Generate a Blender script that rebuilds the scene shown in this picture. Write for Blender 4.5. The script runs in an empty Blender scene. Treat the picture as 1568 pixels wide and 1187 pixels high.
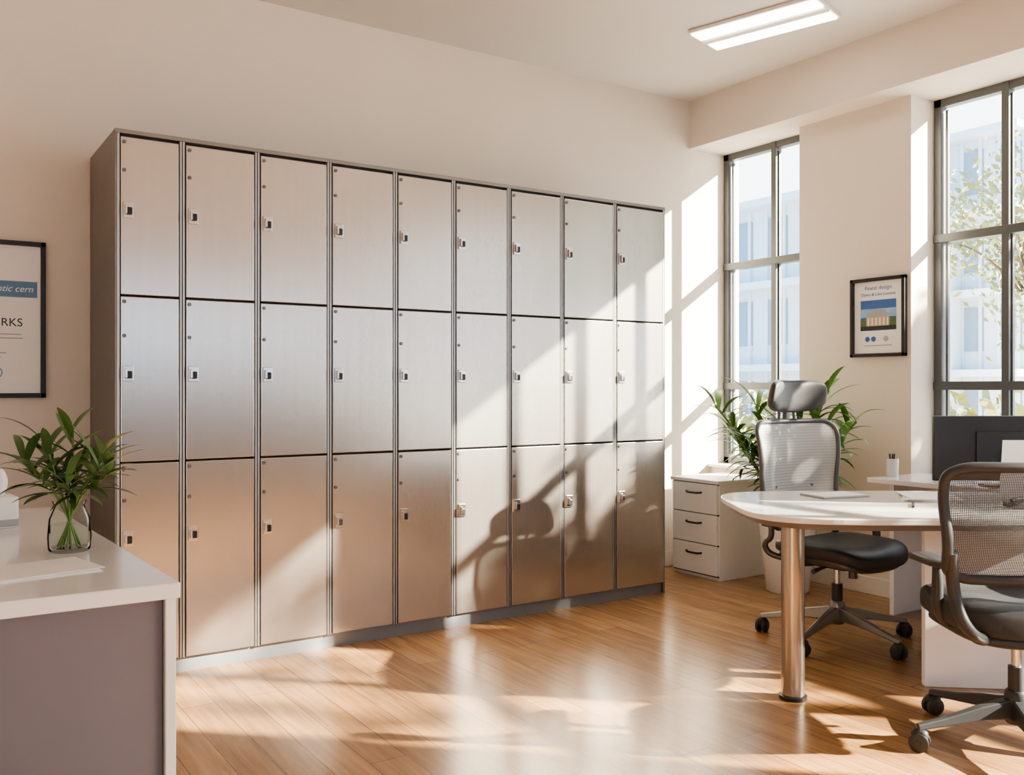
import bpy, bmesh, math, random
from mathutils import Vector, Matrix, Euler
random.seed(7)
S = bpy.context.scene
COL = S.collection
YAW = math.radians(33.5)
sn, cs = math.sin(YAW), math.cos(YAW)

# ------------------------------------------------------------------ materials
def newmat(name):
    m = bpy.data.materials.new(name); m.use_nodes = True
    nt = m.node_tree
    return m, nt, nt.nodes['Principled BSDF']
def mat(name, col, rough=0.5, metal=0.0, coat=0.0, noise=0.06, nscale=6.0, bump=0.0, bscale=200, emis=None, estr=0, spec=0.5, trans=0, ior=1.45, stretch=(1,1,1), aniso=0):
    m, nt, b = newmat(name)
    b.inputs['Roughness'].default_value = rough
    b.inputs['Metallic'].default_value = metal
    b.inputs['Coat Weight'].default_value = coat
    b.inputs['Coat Roughness'].default_value = 0.08
    b.inputs['Specular IOR Level'].default_value = spec
    b.inputs['Transmission Weight'].default_value = trans
    b.inputs['IOR'].default_value = ior
    if aniso:
        b.inputs['Anisotropic'].default_value = aniso
        cx = nt.nodes.new('ShaderNodeCombineXYZ'); cx.inputs[2].default_value = 1.0
        nt.links.new(cx.outputs[0], b.inputs['Tangent'])
    tc = nt.nodes.new('ShaderNodeTexCoord'); mp = nt.nodes.new('ShaderNodeMapping')
    mp.inputs['Scale'].default_value = stretch
    nt.links.new(tc.outputs['Object'], mp.inputs[0])
    n = nt.nodes.new('ShaderNodeTexNoise'); n.inputs['Scale'].default_value = nscale; n.inputs['Detail'].default_value = 4
    nt.links.new(mp.outputs[0], n.inputs['Vector'])
    mx = nt.nodes.new('ShaderNodeMix'); mx.data_type = 'RGBA'
    mx.inputs['A'].default_value = (*[c*(1-noise) for c in col], 1)
    mx.inputs['B'].default_value = (*[min(1, c*(1+noise)) for c in col], 1)
    nt.links.new(n.outputs['Fac'], mx.inputs['Factor'])
    nt.links.new(mx.outputs['Result'], b.inputs['Base Color'])
    if bump > 0:
        n2 = nt.nodes.new('ShaderNodeTexNoise'); n2.inputs['Scale'].default_value = bscale
        nt.links.new(mp.outputs[0], n2.inputs['Vector'])
        bp = nt.nodes.new('ShaderNodeBump'); bp.inputs['Strength'].default_value = bump; bp.inputs['Distance'].default_value = 0.002
        nt.links.new(n2.outputs['Fac'], bp.inputs['Height']); nt.links.new(bp.outputs[0], b.inputs['Normal'])
    if emis:
        b.inputs['Emission Color'].default_value = (*emis, 1); b.inputs['Emission Strength'].default_value = estr
    return m

M_wall = mat('wall_paint', (0.71, 0.645, 0.575), 0.75, bump=0.15, noise=0.02, nscale=1.5)
M_swall = mat('wall_reflection_tan', (0.66, 0.44, 0.26), 0.75, noise=0.02, nscale=1.5)  # tan put on the unseen south wall to warm the locker reflections
M_ceil = mat('ceiling_paint', (0.67, 0.64, 0.61), 0.85, noise=0.01)
M_refldark = mat('reflection_dark', (0.08, 0.085, 0.09), 0.6)  # dark colour of the added panel that the lockers reflect
M_white = mat('white_trim', (0.80, 0.78, 0.75), 0.4, noise=0.02)
M_frame = mat('window_frame_grey', (0.11, 0.12, 0.125), 0.4, metal=0.3)
M_lock = mat('brushed_steel', (0.55, 0.51, 0.47), 0.22, metal=0.87, noise=0.06, nscale=3, bump=0.14, bscale=60, stretch=(12, 12, 0.5), aniso=0.15)
M_lockedge = mat('locker_frame_steel', (0.42, 0.42, 0.42), 0.35, metal=0.8)
M_lockside = mat('locker_side', (0.24, 0.225, 0.215), 0.42, metal=0.6)
M_gap = mat('locker_gap', (0.03, 0.03, 0.032), 0.7)
M_plinth = mat('locker_plinth', (0.24, 0.25, 0.27), 0.5, metal=0.3)
M_chrome = mat('chrome', (0.62, 0.61, 0.60), 0.22, metal=1.0)
M_black = mat('black_plastic', (0.02, 0.02, 0.022), 0.4)
M_screw = mat('screw_grey', (0.16, 0.16, 0.16), 0.4, metal=0.7)
M_desktop = mat('white_laminate', (0.80, 0.79, 0.79), 0.14, coat=0.4, noise=0.02)
M_purple = mat('grey_mauve_panel', (0.165, 0.155, 0.18), 0.5, noise=0.03)
M_table = mat('table_laminate', (0.70, 0.68, 0.66), 0.2, coat=0.3, noise=0.03)
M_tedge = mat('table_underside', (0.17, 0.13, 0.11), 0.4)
M_leg = mat('bronze_leg', (0.42, 0.36, 0.31), 0.27, metal=0.9)
M_cab = mat('cabinet_white', (0.86, 0.86, 0.88), 0.4, noise=0.02)
M_fabric = mat('chair_fabric', (0.03, 0.032, 0.036), 0.6, bump=0.3, bscale=900, noise=0.15)
M_leather = mat('chair_leather', (0.05, 0.052, 0.056), 0.42, noise=0.1, spec=0.4)
M_cfrd = mat('chair_frame_dark', (0.038, 0.04, 0.045), 0.42)
M_cfrg = mat('chair_frame_grey', (0.10, 0.10, 0.105), 0.35, metal=0.4)
M_baseg = mat('chair_base_grey', (0.26, 0.25, 0.24), 0.3, metal=0.7)
M_caster = mat('caster_rubber', (0.035, 0.035, 0.038), 0.45)
M_hubm = mat('caster_grey', (0.3, 0.3, 0.3), 0.4)
M_pot = mat('white_ceramic', (0.78, 0.77, 0.75), 0.25, coat=0.3)
M_soil = mat('soil', (0.05, 0.032, 0.02), 0.95, noise=0.4, nscale=60, bump=0.8)
M_leaf = mat('leaf_green', (0.085, 0.155, 0.05), 0.35, noise=0.5, nscale=9)
M_leaf2 = mat('leaf_bright', (0.11, 0.23, 0.055), 0.38, noise=0.5, nscale=6)
M_stem = mat('stem_green', (0.16, 0.24, 0.07), 0.5)
M_bark = mat('bark', (0.16, 0.11, 0.07), 0.9, noise=0.4)
M_tree = mat('tree_foliage', (0.30, 0.29, 0.12), 0.7, noise=0.5, nscale=1.5)
M_paper = mat('paper', (0.82, 0.81, 0.80), 0.6, noise=0.01)
M_inkd = mat('ink_dark', (0.03, 0.035, 0.05), 0.6)
M_inkg = mat('ink_grey', (0.35, 0.36, 0.38), 0.6)
M_blue = mat('print_blue', (0.12, 0.23, 0.38), 0.5)
M_dblue = mat('print_sky_blue', (0.05, 0.13, 0.38), 0.5)
M_lblue = mat('print_light_blue', (0.30, 0.45, 0.68), 0.5, noise=0.4, nscale=25)
M_tan = mat('print_tan', (0.55, 0.42, 0.28), 0.5)
M_monitor = mat('monitor_grey', (0.035, 0.036, 0.04), 0.4)
M_facade = mat('facade_pale', (0.66, 0.68, 0.70), 0.8, noise=0.03)
M_fwin = mat('facade_window', (0.24, 0.30, 0.36), 0.25)
M_ground = mat('pavement', (0.55, 0.54, 0.52), 0.9)
M_light = mat('light_tube', (1, 1, 1), 0.5, emis=(1, 0.93, 0.82), estr=7)

def glass_mat(name, tint=(1, 1, 1), gl=0.08):
    m = bpy.data.materials.new(name); m.use_nodes = True; nt = m.node_tree
    nt.nodes.clear()
    o = nt.nodes.new('ShaderNodeOutputMaterial'); mx = nt.nodes.new('ShaderNodeMixShader')
    t = nt.nodes.new('ShaderNodeBsdfTransparent'); t.inputs[0].default_value = (*tint, 1)
    g = nt.nodes.new('ShaderNodeBsdfGlossy'); g.inputs['Roughness'].default_value = 0.03
    fr = nt.nodes.new('ShaderNodeLayerWeight'); fr.inputs['Blend'].default_value = gl
    nt.links.new(fr.outputs['Fresnel'], mx.inputs[0])
    nt.links.new(t.outputs[0], mx.inputs[1]); nt.links.new(g.outputs[0], mx.inputs[2]); nt.links.new(mx.outputs[0], o.inputs[0])
    return m
M_glass = glass_mat('window_glass', (0.97, 0.99, 1.0), 0.06)
M_vase = glass_mat('vase_glass', (0.975, 0.99, 0.985), 0.08)

def mesh_mat(name, col, cover, scale, flat=None):
    m = bpy.data.materials.new(name); m.use_nodes = True; nt = m.node_tree
    b = nt.nodes['Principled BSDF']; b.inputs['Base Color'].default_value = (*col, 1); b.inputs['Roughness'].default_value = 0.55
    o = nt.nodes['Material Output']
    tc = nt.nodes.new('ShaderNodeTexCoord')
    outs = []
    for d in ('X', 'Z'):
        w = nt.nodes.new('ShaderNodeTexWave'); w.bands_direction = d; w.inputs['Scale'].default_value = scale
        nt.links.new(tc.outputs['Object'], w.inputs['Vector']); outs.append(w.outputs['Fac'])
    mxm = nt.nodes.new('ShaderNodeMath'); mxm.operation = 'MAXIMUM'
    nt.links.new(outs[0], mxm.inputs[0]); nt.links.new(outs[1], mxm.inputs[1])
    t = nt.nodes.new('ShaderNodeBsdfTransparent'); mx = nt.nodes.new('ShaderNodeMixShader')
    if flat:
        mr = nt.nodes.new('ShaderNodeMapRange'); mr.inputs['To Min'].default_value = flat-0.14; mr.inputs['To Max'].default_value = flat+0.08
        nt.links.new(outs[1], mr.inputs['Value']); nt.links.new(mr.outputs[0], mx.inputs[0])
    else:
        gt = nt.nodes.new('ShaderNodeMath'); gt.operation = 'GREATER_THAN'; gt.inputs[1].default_value = cover
        nt.links.new(mxm.outputs[0], gt.inputs[0]); nt.links.new(gt.outputs[0], mx.inputs[0])
    nt.links.new(t.outputs[0], mx.inputs[1]); nt.links.new(b.outputs[0], mx.inputs[2])
    nt.links.new(mx.outputs[0], o.inputs[0])
    return m
M_meshL = mesh_mat('mesh_light', (0.48, 0.48, 0.48), 0.50, 22, 0.80)
M_meshD = mesh_mat('mesh_dark', (0.05, 0.05, 0.053), 0.58, 60)

def floor_mat():
    m, nt, b = newmat('oak_floor')
    N = nt.nodes; L = nt.links
    tc = N.new('ShaderNodeTexCoord'); mp = N.new('ShaderNodeMapping')
    mp.inputs['Rotation'].default_value = (0, 0, math.radians(90))
    L.new(tc.outputs['Object'], mp.inputs[0])
    br = N.new('ShaderNodeTexBrick'); br.inputs['Scale'].default_value = 1
    br.inputs['Brick Width'].default_value = 1.35; br.inputs['Row Height'].default_value = 0.125
    br.inputs['Mortar Size'].default_value = 0.0018; br.inputs['Mortar Smooth'].default_value = 0.3
    br.offset = 0.37; br.offset_frequency = 2
    br.inputs['Color1'].default_value = (0.33, 0.18, 0.082, 1); br.inputs['Color2'].default_value = (0.44, 0.255, 0.12, 1)
    br.inputs['Mortar'].default_value = (0.15, 0.07, 0.03, 1); br.inputs['Bias'].default_value = -0.1
    L.new(mp.outputs[0], br.inputs['Vector'])
    mp2 = N.new('ShaderNodeMapping'); mp2.inputs['Scale'].default_value = (14, 0.9, 1); L.new(tc.outputs['Object'], mp2.inputs[0])
    n = N.new('ShaderNodeTexNoise'); n.inputs['Scale'].default_value = 3; n.inputs['Detail'].default_value = 7; n.inputs['Distortion'].default_value = 0.6
    L.new(mp2.outputs[0], n.inputs['Vector'])
    cr = N.new('ShaderNodeValToRGB'); cr.color_ramp.elements[0].position = 0.3; cr.color_ramp.elements[0].color = (0.72, 0.69, 0.66, 1)
    cr.color_ramp.elements[1].position = 0.7; cr.color_ramp.elements[1].color = (1.1, 1.1, 1.1, 1)
    L.new(n.outputs['Fac'], cr.inputs[0])
    mx = N.new('ShaderNodeMix'); mx.data_type = 'RGBA'; mx.blend_type = 'MULTIPLY'; mx.inputs['Factor'].default_value = 1
    L.new(br.outputs['Color'], mx.inputs['A']); L.new(cr.outputs[0], mx.inputs['B']); L.new(mx.outputs['Result'], b.inputs['Base Color'])
    b.inputs['Roughness'].default_value = 0.24
    b.inputs['Specular IOR Level'].default_value = 0.38
    b.inputs['Coat Weight'].default_value = 0.05; b.inputs['Coat Roughness'].default_value = 0.10
    bp = N.new('ShaderNodeBump'); bp.inputs['Strength'].default_value = 0.25; bp.inputs['Distance'].default_value = 0.002; bp.invert = True
    L.new(br.outputs['Fac'], bp.inputs['Height']); L.new(bp.outputs[0], b.inputs['Normal'])
    return m
M_floor = floor_mat()

# ------------------------------------------------------------------ geometry helpers
def empty(name, loc=(0, 0, 0), rz=0):
    e = bpy.data.objects.new(name, None); e.empty_display_size = 0.1
    e.location = loc; e.rotation_euler = (0, 0, rz); COL.objects.link(e); return e
def link(name, me, m, parent=None, smooth=False):
    o = bpy.data.objects.new(name, me); COL.objects.link(o)
    if m: me.materials.append(m)
    if smooth:
        for p in me.polygons: p.use_smooth = True
    if parent: o.parent = parent
    return o
def bm2(name, bm, m, parent=None, smooth=False):
    bmesh.ops.recalc_face_normals(bm, faces=bm.faces)
    me = bpy.data.meshes.new(name); bm.to_mesh(me); bm.free()
    return link(name, me, m, parent, smooth)
def addbev(o, w, seg=2):
    md = o.modifiers.new('bevel', 'BEVEL'); md.width = w; md.segments = seg; md.limit_method = 'ANGLE'; md.angle_limit = math.radians(35)
def box(name, lo, hi, m, parent=None, bev=0, rot=None):
    bm = bmesh.new(); bmesh.ops.create_cube(bm, size=1)
    c = [(lo[i]+hi[i])/2 for i in range(3)]; s = [hi[i]-lo[i] for i in range(3)]
    for v in bm.verts: v.co = Vector((v.co.x*s[0], v.co.y*s[1], v.co.z*s[2]))
    o = bm2(name, bm, m, parent); o.location = c
    if rot: o.rotation_euler = rot
    if bev: addbev(o, bev)
    return o
def multibox(name, boxes, m, parent=None, bev=0):
    bm = bmesh.new()
    for lo, hi in boxes:
        r = bmesh.ops.create_cube(bm, size=1)
        for v in r['verts']:
            v.co = Vector([(lo[i]+hi[i])/2 + v.co[i]*(hi[i]-lo[i]) for i in range(3)])
    o = bm2(name, bm, m, parent)
    if bev: addbev(o, bev)
    return o
def lathe(name, prof, m, parent=None, loc=(0, 0, 0), seg=40, rot=None, smooth=True):
    bm = bmesh.new(); rings = []
    for r, z in prof:
        if r < 1e-5: rings.append([bm.verts.new((0, 0, z))])
        else: rings.append([bm.verts.new((r*math.cos(2*math.pi*i/seg), r*math.sin(2*math.pi*i/seg), z)) for i in range(seg)])
    for a, b in zip(rings, rings[1:]):
        for i in range(seg):
            j = (i+1) % seg
            if len(a) == 1 and len(b) == 1: continue
            if len(a) == 1: bm.faces.new((a[0], b[i], b[j]))
            elif len(b) == 1: bm.faces.new((a[i], a[j], b[0]))
            else: bm.faces.new((a[i], a[j], b[j], b[i]))
    o = bm2(name, bm, m, parent, smooth); o.location = loc
    if rot: o.rotation_euler = rot
    if smooth:
        md = o.modifiers.new('es', 'EDGE_SPLIT'); md.split_angle = math.radians(40)
    return o
def cyl(name, loc, r, h, m, parent=None, rot=None, seg=28, r2=None):
    r2 = r if r2 is None else r2
    return lathe(name, [(0, 0), (r, 0), (r2, h), (0, h)], m, parent, loc, seg, rot)
def tube(name, pts, r, m, parent=None, cyclic=False, radii=None, res=8, smooth=True):
    cu = bpy.data.curves.new(name, 'CURVE'); cu.dimensions = '3D'; cu.bevel_depth = r; cu.bevel_resolution = 4; cu.use_fill_caps = True
    sp = cu.splines.new('NURBS' if smooth else 'POLY'); sp.points.add(len(pts)-1)
    for i, p in enumerate(pts):
        sp.points[i].co = (*p, 1); sp.points[i].radius = radii[i] if radii else 1
    if smooth: sp.order_u = 3; sp.use_endpoint_u = not cyclic
    sp.use_cyclic_u = cyclic; sp.resolution_u = res
    cu.materials.append(m)
    o = bpy.data.objects.new(name, cu); COL.objects.link(o)
    if parent: o.parent = parent
    return o
def sp_(v, e): return math.copysign(abs(v)**e, v)
def superell(name, a, b, c, e1, e2, m, parent=None, loc=(0, 0, 0), rot=None, deform=None, nu=40, nv=20):
    bm = bmesh.new(); rows = []
    for i in range(nv+1):
        eta = -math.pi/2 + math.pi*i/nv
        if i in (0, nv): rows.append([bm.verts.new((0, 0, c*sp_(math.sin(eta), e1)))]); continue
        rows.append([bm.verts.new((a*sp_(math.cos(eta), e1)*sp_(math.cos(w), e2), b*sp_(math.cos(eta), e1)*sp_(math.sin(w), e2), c*sp_(math.sin(eta), e1))) for w in [2*math.pi*k/nu for k in range(nu)]])
    for A, B in zip(rows, rows[1:]):
        for i in range(nu):
            j = (i+1) % nu
            if len(A) == 1: bm.faces.new((A[0], B[j], B[i]))
            elif len(B) == 1: bm.faces.new((A[i], A[j], B[0]))
            else: bm.faces.new((A[i], A[j], B[j], B[i]))
    if deform:
        for v in bm.verts: v.co = Vector(deform(*v.co))
    o = bm2(name, bm, m, parent, True); o.location = loc
    if rot: o.rotation_euler = rot
    return o
def prism(name, pts, z0, z1, m, parent=None, bev=0):
    bm = bmesh.new()
    lo = [bm.verts.new((x, y, z0)) for x, y in pts]; hi = [bm.verts.new((x, y, z1)) for x, y in pts]
    bm.faces.new(lo); bm.faces.new(hi)
    for i in range(len(pts)):
        j = (i+1) % len(pts); bm.faces.new((lo[i], lo[j], hi[j], hi[i]))
    o = bm2(name, bm, m, parent)
    if bev: addbev(o, bev)
    return o
def text(name, s, size, m, parent, loc, rot, align='CENTER', shear=0, ext=0.0004):
    cu = bpy.data.curves.new(name, 'FONT'); cu.body = s; cu.size = size; cu.align_x = align; cu.extrude = ext; cu.shear = shear
    cu.materials.append(m)
    o = bpy.data.objects.new(name, cu); COL.objects.link(o); o.location = loc; o.rotation_euler = rot; o.parent = parent
    return o
def leafstrip(bm, p, d, L, W, droop, clamp=None, nseg=7, fold=0.25):
    d = d.normalized(); up = Vector((0, 0, 1))
    side = d.cross(up)
    if side.length < 1e-3: side = Vector((1, 0, 0))
    side.normalize(); pts = []
    cur = p.copy(); cd = d.copy(); prev = None
    for i in range(nseg+1):
        t = i/nseg
        w = W*0.5*(math.sin(math.pi*min(1, 0.06+t*0.94))**0.75) if i < nseg else 0.0003
        nrm = side.cross(cd).normalized()
        a = cur - side*w + nrm*w*fold; b = cur + side*w + nrm*w*fold; c = cur.copy()
        tri = []
        for q in (a, c, b):
            if clamp: q = clamp(q)
            tri.append(bm.verts.new(q))
        if prev:
            bm.faces.new((prev[0], prev[1], tri[1], tri[0])); bm.faces.new((prev[1], prev[2], tri[2], tri[1]))
        prev = tri
        cur = cur + cd*(L/nseg); cd = (cd + Vector((0, 0, -droop/nseg))).normalized()

# ------------------------------------------------------------------ room shell
H = 3.16
WX = 4.99
box('floor', (-3.0, -3.1, -0.06), (WX, 4.8, 0), M_floor)
box('ceiling', (-3.1, -3.2, H), (WX+0.05, 4.8, H+0.1), M_ceil)
box('wall_north', (-3.1, 4.6, 0), (WX, 4.8, H), M_wall)
box('wall_west', (-3.1, -3.2, 0), (-3.0, 4.6, H), M_wall)
SILL = 0.65; HEAD = 2.835
multibox('wall_east', [
    ((4.5, -3.1, HEAD), (WX, 4.6, H)),
    ((4.7, -3.1, 0), (WX, 4.6, SILL)),
    ((4.7, 3.0625, SILL), (WX, 3.83, HEAD)),
    ((4.7, 1.10, SILL), (WX, 1.40, HEAD)),
    ((4.7, -0.95, SILL), (WX, -0.65, HEAD)),
    ((4.7, -3.1, SILL), (WX, -2.7, HEAD))], M_wall)
z0, z1 = 1.4, 2.35  # openings in the unseen wall, shaped as a cool band for locker reflections
multibox('wall_south', [((-3.0, -3.2, 0), (WX, -3.1, z0)), ((-3.0, -3.2, z1), (WX, -3.1, H)),
    ((-3.0, -3.2, z0), (-2.4, -3.1, z1)), ((-0.2, -3.2, z0), (0.2, -3.1, z1)), ((2.0, -3.2, z0), (2.4, -3.1, z1)), ((4.3, -3.2, z0), (WX, -3.1, z1))], M_swall)
box('reflection_panel', (-2.99, -3.1, 0.0), (4.68, -3.06, 1.32), M_refldark, bev=0.004)  # added panel behind the camera, darkens a band of the locker reflections
box('baseboard_north', (-3.0, 4.585, 0), (4.70, 4.6, 0.1), M_white, bev=0.003)
box('baseboard_east', (4.685, -3.05, 0), (4.7, 4.58, 0.1), M_white, bev=0.003)
box('trim_1', (4.68, 3.835, SILL), (4.84, 4.598, SILL+0.02), M_white, bev=0.004)
box('trim_2', (4.68, 1.405, SILL), (4.9, 3.06, SILL+0.02), M_white, bev=0.004)

def window(name, x, y0, y1, ys, zs=(1.21, 2.045), z0=SILL+0.02, z1=HEAD):
    e = empty(name, (x, (y0+y1)/2, z0))
    off = Vector((-x, -(y0+y1)/2, -z0))
    B = []
    t = 0.045
    B += [((x, y0, z0), (x+0.06, y0+t, z1)), ((x, y1-t, z0), (x+0.06, y1, z1)), ((x, y0, z0), (x+0.06, y1, z0+t)), ((x, y0, z1-t), (x+0.06, y1, z1))]
    for y in ys: B.append(((x-0.005, y-0.02, z0), (x+0.055, y+0.02, z1)))
    for z in zs: B.append(((x-0.008, y0, z-0.024), (x+0.057, y1, z+0.024)))
    yy = [y0+t] + sorted(ys) + [y1-t]; zz = [z0+t] + list(zs) + [z1-t]
    S2 = []
    for a, b in zip(yy, yy[1:]):
        for c, d in zip(zz, zz[1:]):
            g = 0.028
            S2 += [((x+0.02, a+0.015, c+0.018), (x+0.04, a+g, d-0.018)), ((x+0.02, b-g, c+0.018), (x+0.04, b-0.015, d-0.018))]
    o = multibox('frame', B, M_frame, e, 0.003); o.location = off
    o = multibox('sash', S2, M_frame, e); o.location = off
    o = box('glass_pane', (x+0.03, y0+0.02, z0+0.02), (x+0.034, y1-0.02, z1-0.02), M_glass, e); o.location += off
window('window_1', 4.835, 3.835, 4.598, [4.15])
window('window_2', 4.915, 1.405, 3.060, [2.65, 2.24, 1.82])
window('window_3', 4.915, -0.645, 1.095, [0.22])
window('window_4', 4.915, -2.695, -0.955, [-1.83])

# ------------------------------------------------------------------ lockers
LK = empty('metal_locker_bank', (0.729, 4.0, 0))
loff = Vector((-0.729, -4.0, 0))
xs = [0.725, 0.983, 1.303, 1.639, 1.974, 2.296, 2.627, 2.969, 3.338, 3.712]
zt = [(0.062, 0.893), (0.893, 1.575), (1.575, 2.225)]
parts = []
parts.append(box('carcass', (xs[0]+0.005, 4.02, 0.06), (xs[-1]-0.005, 4.585, 2.235), M_gap, LK))
parts.append(multibox('side_panels', [((xs[0]-0.006, 4.0, 0.0), (xs[0]+0.006, 4.59, 2.25)), ((xs[-1]-0.006, 4.0, 0.0), (xs[-1]+0.008, 4.59, 2.25))], M_lockside, LK, 0.002))
parts.append(box('top_panel', (xs[0]-0.006, 3.998, 2.235), (xs[-1]+0.008, 4.59, 2.252), M_lockside, LK, bev=0.002))
parts.append(box('plinth', (xs[0]+0.01, 4.015, 0.0), (xs[-1]-0.01, 4.57, 0.062), M_plinth, LK))
fr = []
for i, x in enumerate(xs):
    a = x-0.011 if i > 0 else x+0.0; b = x+0.011 if i < 9 else x
    if i in (0, 9): a, b = (x, x+0.012) if i == 0 else (x-0.012, x)
    fr.append(((a, 3.996, 0.062), (b, 4.03, 2.235)))
parts.append(multibox('uprights', fr, M_lockedge, LK, 0.003))
parts.append(multibox('groove_lines', [((x-0.0016, 3.9945, 0.062), (x+0.0016, 4.0, 2.235)) for x in xs[1:-1]], M_gap, LK))
doors = []; plates = []; knobs = []
scr = bmesh.new()
for i in range(9):
    x0 = xs[i]+0.0145; x1 = xs[i+1]-0.0145
    for k, (z0, z1) in enumerate(zt):
        doors.append(((x0, 3.993, z0+0.004), (x1, 4.018, z1-0.004)))
        lz = (0.585, 1.257, 1.923)[k]; lx = x0+0.028
        plates.append(((lx-0.019, 3.985, lz-0.032), (lx+0.021, 3.995, lz+0.032)))
        knobs.append(((lx-0.008, 3.974, lz-0.020), (lx+0.014, 3.99, lz+0.010)))
        for sz in ((0.868, 0.74), (1.55, 1.411), (2.20, 2.085))[k]:
            r = bmesh.ops.create_cone(scr, cap_ends=True, segments=16, radius1=0.0085, radius2=0.007, depth=0.006)
            bmesh.ops.rotate(scr, verts=r['verts'], cent=(0, 0, 0), matrix=Matrix.Rotation(math.radians(90), 3, 'X'))
            bmesh.ops.translate(scr, verts=r['verts'], vec=(x0+0.014, 3.991, sz))
parts.append(multibox('doors', doors, M_lock, LK, 0.003))
parts.append(multibox('lock_plates', plates, M_chrome, LK, 0.002))
parts.append(multibox('lock_knobs', knobs, M_black, LK, 0.004))
parts.append(multibox('lock_latches', [((a[0]+0.004, 3.970, a[2]+0.014), (a[0]+0.013, 3.986, a[2]+0.052)) for a, b in plates], M_chrome, LK, 0.002))
parts.append(bm2('vent_studs', scr, M_screw, LK))
for p in parts: p.location += loff

# ------------------------------------------------------------------ reception desk (left)
D = empty('reception_desk', (0.535, 2.2, 0)); do = Vector((-0.535, -2.2, 0))
P = []
P.append(prism('desktop', [(-1.2, 2.2), (0.538, 2.2), (0.478, 3.86), (-1.2, 3.86)], 0.713, 0.75, M_desktop, D, 0.004))
P.append(box('front_panel', (-1.17, 2.235, 0.02), (0.505, 2.26, 0.713), M_purple, D))
P.append(multibox('end_panel', [((0.507, 2.215, 0.0), (0.531, 2.9, 0.713)), ((-1.19, 2.215, 0), (-1.165, 3.8, 0.713))], M_desktop, D, 0.002))
P.append(prism('side_panel', [(0.45, 2.9), (0.50, 2.9), (0.468, 3.82), (0.42, 3.82)], 0, 0.713, M_cab, D))
P.append(box('back_panel', (-1.17, 3.79, 0.0), (0.45, 3.815, 0.713), M_cab, D))
for p in P: p.location += do

V = empty('plant_vase', (0.385, 2.79, 0.75))
lathe('vase_body', [(0, 0.0), (0.048, 0.0), (0.054, 0.008), (0.056, 0.04), (0.052, 0.09), (0.040, 0.118), (0.038, 0.125), (0.044, 0.138), (0.041, 0.138), (0.035, 0.125), (0.037, 0.117), (0.048, 0.09), (0.052, 0.04), (0.050, 0.012), (0, 0.009)], M_vase, V)
lathe('water', [(0, 0.010), (0.049, 0.012), (0.0515, 0.04), (0.050, 0.075), (0, 0.075)], glass_mat('water_tint', (0.94, 0.97, 0.955), 0.06), V)
lf = bmesh.new(); rnd = random.Random(3)
for i in range(12):
    a = i*2.4+0.3
    tilt = rnd.uniform(0.15, 0.5) if i else 0.02
    top = Vector((math.cos(a)*tilt*0.30, math.sin(a)*tilt*0.30, 0.35-tilt*0.28+rnd.uniform(-0.03, 0.02)))
    base = Vector((-math.cos(a)*0.03, -math.sin(a)*0.03, 0.014))
    neck = Vector((math.cos(a)*0.02, math.sin(a)*0.02, 0.13))
    tube('stem', [base, neck, (neck+top)/2 + Vector((0, 0, 0.02)), top], 0.0026, M_stem, V)
    axis = (top-neck).normalized()
    for j in range(9):
        t = j/8
        p = neck.lerp(top, 0.3+0.7*t)
        b = j*2.4 + i
        dd = Vector((math.cos(b), math.sin(b), 0.15+0.8*t)) + axis*0.6*t
        leafstrip(lf, p, dd, rnd.uniform(0.10, 0.15), rnd.uniform(0.021, 0.028), rnd.uniform(0.5, 1.1))
bm2('leaves', lf, M_leaf, V, True)

T = empty('tissue_box', (0.248, 3.40, 0.75), 0.1)
box('carton', (-0.06, -0.06, 0), (0.06, 0.06, 0.10), M_paper, T, bev=0.006)
box('carton_base_band', (-0.061, -0.061, 0.004), (0.061, 0.061, 0.03), M_inkg, T, bev=0.004)
superell('tissue', 0.035, 0.03, 0.05, 0.9, 0.8, M_paper, T, (0, 0, 0.13), deform=lambda x, y, z: (x*(0.6+9*(z+0.045)), y*(0.5+0.4*math.sin(x*90)), z+0.012*math.sin(x*120)))
pp = empty('paper_sheet', (0.245, 2.52, 0.75), 0.15)
box('sheet_top', (-0.15, -0.10, 0.0), (0.15, 0.10, 0.003), M_paper, pp)
box('sheet_under', (-0.13, -0.09, 0.003), (0.16, 0.11, 0.005), M_paper, pp, rot=(0, 0, 0.06))

# ------------------------------------------------------------------ posters
RX = (math.radians(90), 0, 0)
F = empty('framed_poster', (0.28, 4.6, 1.50))
hz = 0.345
multibox('frame', [((-0.255, -0.028, -hz), (0.255, -0.002, -hz+0.02)), ((-0.255, -0.028, hz-0.02), (0.255, -0.002, hz)),
    ((-0.255, -0.028, -hz), (-0.235, -0.002, hz)), ((0.235, -0.028, -hz), (0.255, -0.002, hz))], M_black, F, 0.002)
box('sheet', (-0.24, -0.012, -hz+0.01), (0.24, -0.004, hz-0.01), M_paper, F)
box('blue_band', (-0.24, -0.0135, 0.098), (0.222, -0.011, 0.168), M_blue, F)
text('band_text', 'atlantic cern', 0.040, M_paper, F, (0.205, -0.014, 0.122), RX, 'RIGHT', 0.3)
text('title_text', 'NETWORKS', 0.050, M_inkd, F, (0.165, -0.0125, -0.03), RX, 'RIGHT')
for i, (w, z) in enumerate([(0.16, -0.068), (0.165, -0.085), (0.10, -0.15), (0.08, -0.17)]):
    box('text_line', (-w+0.01, -0.0135, z), (w, -0.0115, z+0.004), M_inkg, F)
lathe('seal', [(0.022, 0), (0.026, 0), (0.026, 0.002), (0.022, 0.002), (0.022, 0)], M_blue, F, (0.06, -0.012, -0.235), rot=RX)

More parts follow.
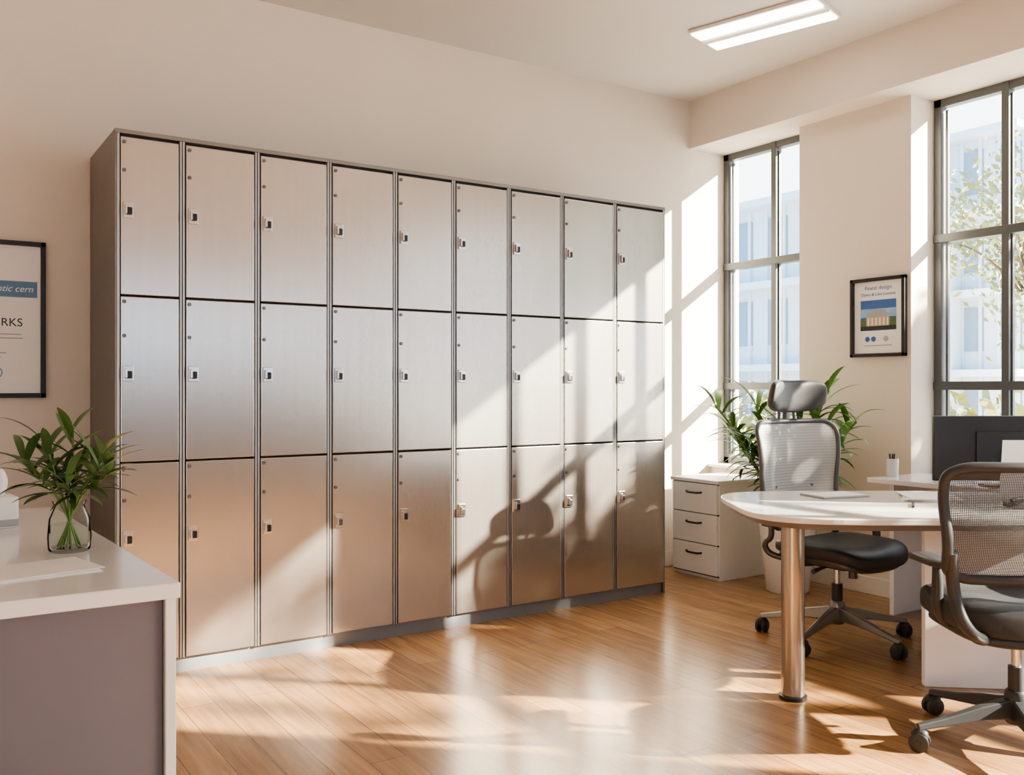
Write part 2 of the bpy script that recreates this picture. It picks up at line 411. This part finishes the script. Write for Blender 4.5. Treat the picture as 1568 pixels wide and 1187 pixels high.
F2 = empty('framed_certificate', (4.7, 3.262, 1.605)); F2.rotation_euler = (0, 0, math.radians(-90))
w2, h2 = 0.178, 0.228
multibox('frame', [((-w2, -0.03, -h2), (w2, -0.002, -h2+0.02)), ((-w2, -0.03, h2-0.02), (w2, -0.002, h2)),
    ((-w2, -0.03, -h2), (-w2+0.02, -0.002, h2)), ((w2-0.02, -0.03, -h2), (w2, -0.002, h2))], M_black, F2, 0.002)
box('sheet', (-w2+0.01, -0.012, -h2+0.01), (w2-0.01, -0.004, h2-0.01), M_paper, F2)
text('title_a', 'Finest design', 0.034, M_dblue, F2, (0, -0.0125, 0.160), RX)
text('title_b', 'Dawn & Like Luonno', 0.026, M_dblue, F2, (0, -0.0125, 0.125), RX)
box('photo_sky', (-0.115, -0.0135, -0.075), (0.115, -0.0115, 0.10), M_dblue, F2)
box('photo_cloud', (-0.115, -0.0137, 0.0), (0.115, -0.0125, 0.05), M_lblue, F2)
box('photo_ground', (-0.115, -0.0145, -0.075), (0.115, -0.0125, -0.045), M_inkd, F2)
multibox('photo_trees', [((-0.115, -0.0146, -0.05), (-0.07, -0.0130, -0.015)), ((0.08, -0.0146, -0.05), (0.115, -0.0130, -0.005))], M_leaf, F2)
multibox('photo_building', [((-0.075, -0.016, -0.05), (0.075, -0.0135, 0.0)), ((-0.02, -0.0165, -0.05), (0.03, -0.0135, 0.02))], M_tan, F2)
bm = bmesh.new(); vv = [bm.verts.new(c) for c in ((-0.09, -0.017, 0.0), (0.09, -0.017, 0.0), (0.035, -0.017, 0.042), (-0.02, -0.017, 0.045))]; bm.faces.new(vv)
bm2('photo_roof', bm, M_inkg, F2)
multibox('photo_columns', [((x-0.004, -0.018, -0.045), (x+0.004, -0.0165, -0.002)) for x in (-0.06, -0.035, -0.01, 0.015, 0.04, 0.065)], M_paper, F2)
for i, x in enumerate((-0.07, -0.03, 0.05)):
    lathe('badge', [(0, 0), (0.015, 0), (0.015, 0.002), (0, 0.002)], M_dblue if i < 2 else M_inkg, F2, (x, -0.0125, -0.125), rot=RX)
box('text_line', (-0.09, -0.0135, -0.165), (0.09, -0.0115, -0.16), M_inkg, F2)

# ------------------------------------------------------------------ drawer cabinet
C = empty('drawer_cabinet', (4.2, 4.04, 0))
box('body', (0.012, 0.0, 0.0), (0.47, 0.40, 0.60), M_cab, C, bev=0.002)
box('top', (-0.012, -0.012, 0.60), (0.475, 0.412, 0.622), M_cab, C, bev=0.003)
for i in range(3):
    z0 = 0.03+i*0.19
    box('drawer_front', (-0.008, 0.006, z0), (0.014, 0.394, z0+0.185), M_cab, C, bev=0.003)
    tube('pull', [(-0.008, 0.135, z0+0.13), (-0.028, 0.14, z0+0.127), (-0.028, 0.20, z0+0.125), (-0.028, 0.26, z0+0.127), (-0.008, 0.265, z0+0.13)], 0.006, M_black, C)
multibox('drawer_gaps', [((0.004, 0.002, z), (0.011, 0.398, z+0.008)) for z in (0.022, 0.213, 0.403, 0.592)], M_gap, C)

# ------------------------------------------------------------------ potted palm
PP = empty('potted_palm', (4.36, 3.64, 0))
lathe('pot', [(0, 0), (0.115, 0), (0.125, 0.01), (0.155, 0.30), (0.163, 0.37), (0.163, 0.385), (0.150, 0.385), (0.145, 0.35), (0, 0.345)], M_pot, PP)
lathe('soil', [(0, 0.352), (0.147, 0.352), (0.147, 0.34)], M_soil, PP)
lf = bmesh.new(); rnd = random.Random(11)
def clampP(q):
    x, y, z = q
    x = min(x, 0.32); x = max(x, -0.33)
    if z < 0.68: y = min(y, 0.36)
    y = max(y, -0.50)
    return Vector((x, y, z))
for i in range(20):
    a = i*2.4
    rr = rnd.uniform(0.12, 0.48)
    tx = math.cos(a)*rr*0.45 - 0.02; ty = math.sin(a)*rr*1.15
    top = Vector((tx, ty, rnd.uniform(0.70, 1.18)))
    base = Vector((math.cos(a)*0.05, math.sin(a)*0.05, 0.35))
    mid = (base+top)/2 + Vector((-tx*0.2, -ty*0.2, 0.05))
    tube('cane', [base, mid, top], 0.007, M_stem, PP)
    for j in range(13):
        t = j/12
        p = mid.lerp(top, t*1.0)
        b = j*2.4 + i*1.3
        dd = Vector((math.cos(b)*0.7, math.sin(b), 0.35+0.9*t))
        leafstrip(lf, p, dd, rnd.uniform(0.20, 0.32), rnd.uniform(0.032, 0.048), rnd.uniform(0.9, 1.9), clampP, 8)
bm2('fronds', lf, M_leaf2, PP, True)

# ------------------------------------------------------------------ back desk by the windows
BD = empty('window_desk', (4.2, 2.99, 0))
box('desktop', (0, -1.8, 0.705), (0.475, 0.0, 0.73), M_desktop, BD, bev=0.003)
box('side_panel_near', (0.03, -1.78, 0), (0.46, -1.755, 0.705), M_cab, BD)
box('side_panel_far', (0.16, -0.05, 0), (0.46, -0.025, 0.705), M_cab, BD)
box('modesty_panel', (0.44, -1.755, 0.25), (0.46, -0.05, 0.705), M_cab, BD)
MO = empty('computer_monitor', (4.40, 2.37, 0.73), -YAW)
box('screen_shell', (-0.35, -0.012, 0.025), (0.35, 0.012, 0.335), M_monitor, MO, bev=0.006)
box('rear_bulge', (-0.15, -0.022, 0.08), (0.15, -0.01, 0.26), M_monitor, MO, bev=0.012)
box('display', (-0.34, 0.0115, 0.045), (0.34, 0.0135, 0.32), M_black, MO)
box('stand_neck', (-0.025, -0.045, 0.006), (0.025, -0.02, 0.17), M_monitor, MO, bev=0.003)
box('stand_foot', (-0.11, -0.09, 0.0), (0.11, 0.05, 0.008), M_monitor, MO, bev=0.003)
PC = empty('pen_cup', (4.36, 2.95, 0.73))
lathe('cup', [(0, 0), (0.030, 0), (0.033, 0.095), (0.030, 0.095), (0.027, 0.006), (0, 0.006)], mat('frosted_cup', (0.62, 0.64, 0.66), 0.2), PC)
for i, (dx, dy) in enumerate(((0.010, 0.004), (-0.008, 0.01), (0.002, -0.012))):
    tube('pen', [(0, 0, 0.008), (dx, dy, 0.12)], 0.004, M_black, PC, smooth=False)

# ------------------------------------------------------------------ meeting table
def W(l, d): return (sn*d + cs*l, cs*d - sn*l)
tc_ = W(1.62, 3.80)
TB = empty('meeting_table', (tc_[0], tc_[1], 0), -YAW)
def sel(a, b, n, k=96):
    r = []
    for i in range(k):
        t = 2*math.pi*i/k
        r.append((a*sp_(math.cos(t), 2/n), b*sp_(math.sin(t), 2/n)))
    return r
prism('tabletop', sel(0.715, 0.47, 4.2), 0.700, 0.722, M_table, TB, 0.004)
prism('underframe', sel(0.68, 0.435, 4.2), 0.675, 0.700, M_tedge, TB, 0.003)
def leg(l, d):
    lathe('leg', [(0, 0), (0.05, 0), (0.05, 0.012), (0.044, 0.016), (0.044, 0.675), (0, 0.675)], M_leg, TB, (l-1.62, d-3.80, 0.0), 48)
    lathe('leg_foot', [(0, 0), (0.053, 0), (0.053, 0.014), (0.045, 0.018), (0, 0.018)], M_black, TB, (l-1.62, d-3.80, 0.0), 40)
leg(1.085, 3.56)
box('support_panel', (0.035, -0.13, 0), (0.50, -0.09, 0.675), M_cab, TB, bev=0.003, rot=(0, 0, -0.10))
x, y = W(1.42, 4.06); q = empty('tablet', (x, y, 0.722), -0.25)
box('shell', (-0.12, -0.085, 0), (0.12, 0.085, 0.008), M_inkg, q, bev=0.003)
box('screen', (-0.112, -0.077, 0.0078), (0.112, 0.077, 0.0092), M_paper, q)
x, y = W(1.80, 3.98); q = empty('document_stack', (x, y, 0.722), -0.9)
for i in range(4): box('sheet', (-0.105, -0.15, i*0.003), (0.105, 0.15, i*0.003+0.0028), M_paper, q, rot=(0, 0, (i-1.5)*0.08))
x, y = W(1.62, 3.72); q = empty('pen', (x, y, 0.722), -1.0)
tube('barrel', [(0, -0.07, 0.005), (0, 0.07, 0.005)], 0.005, M_black, q, smooth=False)
x, y = W(2.04, 3.66); q = empty('desk_phone', (x, y, 0.722), -0.3)
superell('base', 0.08, 0.06, 0.014, 0.5, 0.6, M_black, q, (0, 0, 0.014))
tube('handset', [(-0.07, 0, 0.030), (-0.04, 0, 0.038), (0.04, 0, 0.038), (0.07, 0, 0.030)], 0.010, M_cfrd, q)
x, y = W(2.19, 3.93); q = empty('document_holder', (x, y, 0.722), -YAW)
box('sheet', (-0.105, -0.002, 0.012), (0.105, 0.002, 0.255), M_paper, q, rot=(0.12, 0, 0))
box('holder_foot', (-0.09, -0.04, 0), (0.09, 0.04, 0.012), M_cab, q, bev=0.003)

# ------------------------------------------------------------------ office chairs
def chair(loc, yaw, headrest, mmesh, bz0, bz1, bw, base_rot, seatmat, sz=0.47, M_f=M_cfrd, base_mat=M_cfrd, fr=0.0125, sth=0.042, armz=0.175, armx=0.295, R=0.325, lumbar=True, taper=0.12):
    e = empty('office_chair', (loc[0], loc[1], 0), yaw)
    bm = bmesh.new()
    for k in range(5):
        a = base_rot + k*2*math.pi/5
        ca, sa = math.cos(a), math.sin(a)
        secs = [(0.02, 0.028, 0.10, 0.165), (R*0.37, 0.022, 0.098, 0.142), (R*0.7, 0.017, 0.082, 0.110), (R, 0.014, 0.068, 0.088)]
        prev = None
        for r, w, z0, z1 in secs:
            ring = [bm.verts.new((r*ca - s*w*sa, r*sa + s*w*ca, z)) for s, z in ((-1, z0), (1, z0), (0.7, z1), (-0.7, z1))]
            if prev:
                for i in range(4): bm.faces.new((prev[i], prev[(i+1) % 4], ring[(i+1) % 4], ring[i]))
            else: bm.faces.new(ring)
            prev = ring
        bm.faces.new(prev)
    o = bm2('star_base', bm, base_mat, e); addbev(o, 0.005)
    for k in range(5):
        a = base_rot + k*2*math.pi/5
        r = R-0.01
        cx, cy = r*math.cos(a), r*math.sin(a)
        th = a + 0.9 + k*0.5
        ax = Vector((math.cos(th), math.sin(th), 0))
        for s in (-1, 1):
            c = Vector((cx, cy, 0.031)) + ax*s*0.006
            q = ax*s
            ob = lathe('caster_wheel', [(0, 0), (0.024, 0), (0.031, 0.004), (0.031, 0.017), (0.024, 0.021), (0.01, 0.021), (0.009, 0.023), (0, 0.023)], M_caster, e, c, 28)
            ob.rotation_mode = 'QUATERNION'; ob.rotation_quaternion = q.to_track_quat('Z', 'Y')
        superell('caster_hood', 0.028, 0.022, 0.022, 0.8, 0.8, M_caster, e, (cx, cy, 0.052), rot=(0, 0, th+1.57), nu=20, nv=12)
        cyl('caster_stem', (cx, cy, 0.045), 0.009, 0.035, M_hubm, e, seg=14)
    lathe('hub', [(0, 0.08), (0.03, 0.08), (0.04, 0.10), (0.036, 0.18), (0.03, 0.19), (0, 0.19)], base_mat, e)
    cyl('gas_sleeve', (0, 0, 0.17), 0.025, 0.10, M_cfrd, e)
    cyl('gas_lift', (0, 0, 0.26), 0.015, sz-0.07-0.27, M_chrome, e)
    box('tilt_mechanism', (-0.07, -0.14, sz-0.125), (0.07, 0.10, sz-0.07), M_f, e, bev=0.015)
    tube('lever', [(0.06, 0.03, sz-0.10), (0.16, 0.04, sz-0.105), (0.22, 0.045, sz-0.115)], 0.006, M_f, e, radii=[1, 1, 2])
    cyl('tension_knob', (0, 0.09, sz-0.16), 0.02, 0.05, M_f, e)
    def sdef(x, y, z):
        yy = y/0.245
        drop = -0.035*max(0, yy-0.45)**2*3
        side = 0.018*(abs(x)/0.25)**2
        return (x*(1-0.06*yy), y, z + drop + side - 0.012*max(0, 1-(x/0.2)**2-(y/0.2)**2))
    superell('seat_cushion', 0.26, 0.25, sth, 0.55, 0.55, seatmat, e, (0, 0.03, sz-0.035-(sth-0.042)*0.3), deform=sdef, nu=64, nv=24)
    superell('seat_pan', 0.235, 0.225, 0.024, 0.5, 0.5, M_f, e, (0, 0.02, sz-0.075-(sth-0.042)), deform=sdef, nu=48)
    lean = 0.16
    def bp(u, v):
        z = bz0 + (bz1-bz0)*v
        w = bw*(1-taper+taper*v - 0.05*v*v*v)
        y = -0.225 - lean*(z-bz0) + 0.05*(u*u) - 0.018*math.cos(math.pi*2*(v-0.3))
        return Vector((u*w, y, z))
    n = 28; bm = bmesh.new(); g = []
    def sq(u, v):
        rx = 0.24
        a, b = abs(u), abs(v)
        k = max(0, a-(1-rx))/rx; l = max(0, b-(1-rx))/rx
        if k > 0 and l > 0:
            m = max(k, l); r = math.hypot(k, l)
            f = m/r
            a = (1-rx)+k*f*rx; b = (1-rx)+l*f*rx
        return math.copysign(a, u), math.copysign(b, v)
    for j in range(n+1):
        row = []
        for i in range(n+1):
            u, v = sq(-1+2*i/n, -1+2*j/n)
            row.append(bm.verts.new(bp(u, (v+1)/2)))
        g.append(row)
    for j in range(n):
        for i in range(n): bm.faces.new((g[j][i], g[j][i+1], g[j+1][i+1], g[j+1][i]))
    rim = [g[0][i].co.copy() for i in range(0, n)] + [g[j][n].co.copy() for j in range(0, n)] + [g[n][i].co.copy() for i in range(n, 0, -1)] + [g[j][0].co.copy() for j in range(n, 0, -1)]
    bm2('back_mesh', bm, mmesh, e, True)
    tube('back_frame', rim, fr, M_f, e, cyclic=True, res=3)
    if lumbar:
        tube('back_spine', [(0, -0.08, sz-0.10), (0, -0.24, sz-0.10), (0, -0.31, sz-0.02), (0, bp(0, 0.1).y-0.035, bz0+0.06), (0, bp(0, 0.45).y-0.03, bz0+0.45*(bz1-bz0))], 0.018, M_f, e, radii=[1, 1.2, 1.2, 1, 0.8])
        for s in (-1, 1):
            tube('back_yoke', [bp(0, 0.28)+Vector((0, -0.045, 0)), bp(s*0.5, 0.20)+Vector((0, -0.04, 0)), bp(s*0.93, 0.1)], 0.011, M_f, e)
        q = bp(0, 0.33)
        superell('lumbar_pad', 0.15, 0.012, 0.05, 0.6, 0.6, M_f, e, (0, q.y-0.018, q.z), deform=lambda x, y, z: (x, y+1.2*x*x, z))
    for s in (-1, 1):
        tube('back_side_strut', [bp(s*0.97, 0.25), bp(s*0.94, 0.0)+Vector((0, 0, -0.03)), Vector((s*bw*0.84, -0.235, sz-0.02)), Vector((s*0.22, -0.20, sz-0.09)), Vector((s*0.14, -0.10, sz-0.09))], fr*1.15, M_f, e)
    for s in (-1, 1):
        tube('arm_post', [(s*0.12, 0.0, sz-0.085), (s*(armx-0.045), 0.0, sz-0.09), (s*armx, 0.0, sz-0.03), (s*armx, -0.01, sz+0.09), (s*armx, 0.0, sz+armz-0.01)], 0.015, M_f, e, radii=[1, 1.1, 1.3, 1.2, 0.9])
        superell('arm_pad', 0.046, 0.12, 0.016, 0.6, 0.6, M_cfrd, e, (s*(armx+0.005), 0.02, sz+armz), deform=lambda x, y, z: (x, y, z-0.9*max(0, y-0.04)**2*2))
    if headrest:
        t = bp(0, 1.0)
        tube('headrest_stem', [(0, t.y-0.012, bz1-0.10), (0, t.y-0.02, bz1), (0, t.y-0.02, bz1+0.09)], 0.012, M_f, e)
        for s in (-1, 1):
            tube('headrest_bracket', [(s*0.05, t.y, bz1-0.01), (s*0.055, t.y-0.015, bz1+0.04), (s*0.045, t.y-0.01, bz1+0.1)], 0.007, M_f, e)
        superell('headrest_pad', 0.195, 0.038, 0.080, 0.55, 0.6, M_leather, e, (0, t.y+0.01, bz1+0.125), rot=(math.radians(-6), 0, 0), deform=lambda x, y, z: (x*(1-0.9*z), y+1.6*x*x, z+0.6*x*x), nu=48)
    return e

def heading(fl, fd):
    fx, fy = sn*fd + cs*fl, cs*fd - sn*fl
    return math.atan2(fy, fx)-math.pi/2
chair(W(1.545, 4.38), heading(0.52, -0.85), True, M_meshL, 0.52, 1.03, 0.30, 0.25, M_leather, 0.47, M_cfrg, M_baseg, R=0.36, taper=0.2)
chair(W(1.685, 3.08), heading(-0.03, 1.0), False, M_meshD, 0.60, 0.955, 0.365, math.radians(184), M_fabric, 0.49, M_cfrd, M_cfrd, fr=0.017, sth=0.066, armz=0.135, armx=0.27, R=0.35, lumbar=False, taper=0.10)

# ------------------------------------------------------------------ ceiling light
CL = empty('ceiling_light', (3.85, 3.38, H), 0.28)
box('housing', (-0.165, -0.36, -0.02), (0.165, 0.36, -0.001), M_white, CL, bev=0.003)
for s in (-1, 1):
    box('diffuser', (s*0.095-0.055, -0.35, -0.03), (s*0.095+0.055, 0.35, -0.019), M_light, CL, bev=0.004)
box('centre_rib', (-0.022, -0.355, -0.032), (0.022, 0.355, -0.02), M_white, CL, bev=0.002)

# ------------------------------------------------------------------ exterior
box('ground_outside', (5.12, -30, -0.3), (60, 60, -0.2), M_ground)
def building(x, y0, y1, z1, cols, rows, depth=3):
    e = empty('apartment_building', (x, y0, -0.2))
    box('facade', (0, 0, 0), (depth, y1-y0, z1+0.2), M_facade, e)
    B = []; R = []
    cw = (y1-y0)/cols; rh = z1/rows
    for i in range(cols):
        for j in range(rows):
            B.append(((-0.04, i*cw+cw*0.2, j*rh+rh*0.3), (0.02, i*cw+cw*0.8, j*rh+rh*0.85)))
    for j in range(1, rows+1): R.append(((-0.5, 0.0, j*rh-0.05), (0, y1-y0, j*rh+0.1)))
    for i in range(0, cols*2): R.append(((-0.08, (i+0.5)*cw/2-0.03, 0), (0.0, (i+0.5)*cw/2+0.03, z1)))
    multibox('windows', B, M_fwin, e); multibox('balconies', R, M_facade, e)
building(16, 11.2, 20, 5.4, 9, 3)
building(19.1, 9.8, 13.0, 6.7, 4, 4, 2)
def tree(name, x, y, zc, R, n, seed, leaf=0.12, trunk=0.09, zs=0.7, m=M_tree):
    e = empty(name, (x, y, -0.2)); r_ = random.Random(seed)
    zc += 0.2
    tube('trunk', [(0, 0, 0), (0.05, 0, zc*0.5), (0, 0.05, zc)], trunk, M_bark, e, radii=[1.3, 1, 0.5])
    bm = bmesh.new(); blobs = []
    for k in range(12):
        a = r_.uniform(0, 6.28); rr = R*r_.uniform(0.2, 0.85); q = Vector((math.cos(a)*rr, math.sin(a)*rr, zc+r_.uniform(-1, 1)*R*zs))
        blobs.append((q, R*r_.uniform(0.2, 0.42)))
        tube('branch', [(0, 0, zc*0.75), (q.x*0.5, q.y*0.5, zc*0.4+q.z*0.6), tuple(q)], trunk*0.3, M_bark, e, radii=[1.2, 0.8, 0.3])
    for i in range(n):
        c, s = r_.choice(blobs)
        p = c + Vector([r_.gauss(0, s*0.6) for _ in range(3)])
        ax = Vector([r_.gauss(0, 1) for _ in range(3)]).normalized(); b = ax.orthogonal().normalized(); c2_ = ax.cross(b)
        L = leaf*r_.uniform(0.6, 1.2)
        bm.faces.new([bm.verts.new(p + b*L*0.9), bm.verts.new(p + c2_*L*0.4), bm.verts.new(p - b*L*0.9), bm.verts.new(p - c2_*L*0.4)])
    bm2('foliage', bm, m, e)
tree('street_tree', 11.5, 5.9, 3.0, 1.2, 2600, 5, 0.07, trunk=0.06)
tree('street_tree', 8.0, -0.45, 3.25, 0.95, 1300, 9, 0.13)  # unseen tree added to keep sun off the lower right lockers
tree('street_tree', 10.5, -5.0, 5.4, 1.3, 220, 12, 0.16)  # out of view, placed so sparse leaves break up sun on the floor
H_ = empty('hedge', (8.5, 5.2, -0.2)); bm = bmesh.new(); r_ = random.Random(2)
for i in range(2500):
    p = Vector((r_.uniform(-0.3, 0.3), r_.uniform(-1.0, 3.4), r_.uniform(0, 1.2+0.25*math.sin(i))))
    ax = Vector([r_.gauss(0, 1) for _ in range(3)]).normalized(); b = ax.orthogonal().normalized(); c_ = ax.cross(b)
    bm.faces.new([bm.verts.new(p+b*0.09), bm.verts.new(p+c_*0.05), bm.verts.new(p-b*0.09), bm.verts.new(p-c_*0.05)])
bm2('hedge_leaves', bm, M_tree, H_)

# ------------------------------------------------------------------ light
sd = bpy.data.lights.new('sun', 'SUN'); sd.energy = 72; sd.angle = math.radians(0.8); sd.color = (1.0, 0.86, 0.66)
so = bpy.data.objects.new('sun', sd); COL.objects.link(so)
so.rotation_euler = Vector((-1, 0.95, -0.67)).to_track_quat('-Z', 'Y').to_euler(); so.location = (12, -8, 9)
w = bpy.data.worlds.new('sky'); S.world = w; w.use_nodes = True; nt = w.node_tree
bg = nt.nodes['Background']
tc = nt.nodes.new('ShaderNodeTexCoord'); sx = nt.nodes.new('ShaderNodeSeparateXYZ'); nt.links.new(tc.outputs['Generated'], sx.inputs[0])
cr = nt.nodes.new('ShaderNodeValToRGB')
cr.color_ramp.elements[0].position = 0.45; cr.color_ramp.elements[0].color = (0.38, 0.67, 1.0, 1)
cr.color_ramp.elements[1].position = 0.85; cr.color_ramp.elements[1].color = (0.97, 0.985, 1.0, 1)
mr = nt.nodes.new('ShaderNodeMapRange'); mr.inputs['From Min'].default_value = -1; mr.inputs['From Max'].default_value = 1
nt.links.new(sx.outputs['X'], mr.inputs['Value']); nt.links.new(mr.outputs[0], cr.inputs[0]); nt.links.new(cr.outputs[0], bg.inputs['Color'])
mr2 = nt.nodes.new('ShaderNodeMapRange'); mr2.inputs['From Min'].default_value = -0.2; mr2.inputs['From Max'].default_value = 0.7
mr2.inputs['To Min'].default_value = 4.2; mr2.inputs['To Max'].default_value = 4.6
nt.links.new(sx.outputs['X'], mr2.inputs['Value']); nt.links.new(mr2.outputs[0], bg.inputs['Strength'])

# ------------------------------------------------------------------ camera
cd = bpy.data.cameras.new('camera'); cd.lens = 32.4; cd.sensor_width = 36; cd.sensor_fit = 'HORIZONTAL'; cd.clip_start = 0.05; cd.clip_end = 200
co = bpy.data.objects.new('camera', cd); COL.objects.link(co)
co.location = (0, 0, 1.2); co.rotation_euler = (math.radians(90), 0, -YAW)
S.camera = co
S.view_settings.view_transform = 'AgX'
S.view_settings.look = 'AgX - Medium High Contrast'
S.view_settings.exposure = -0.05
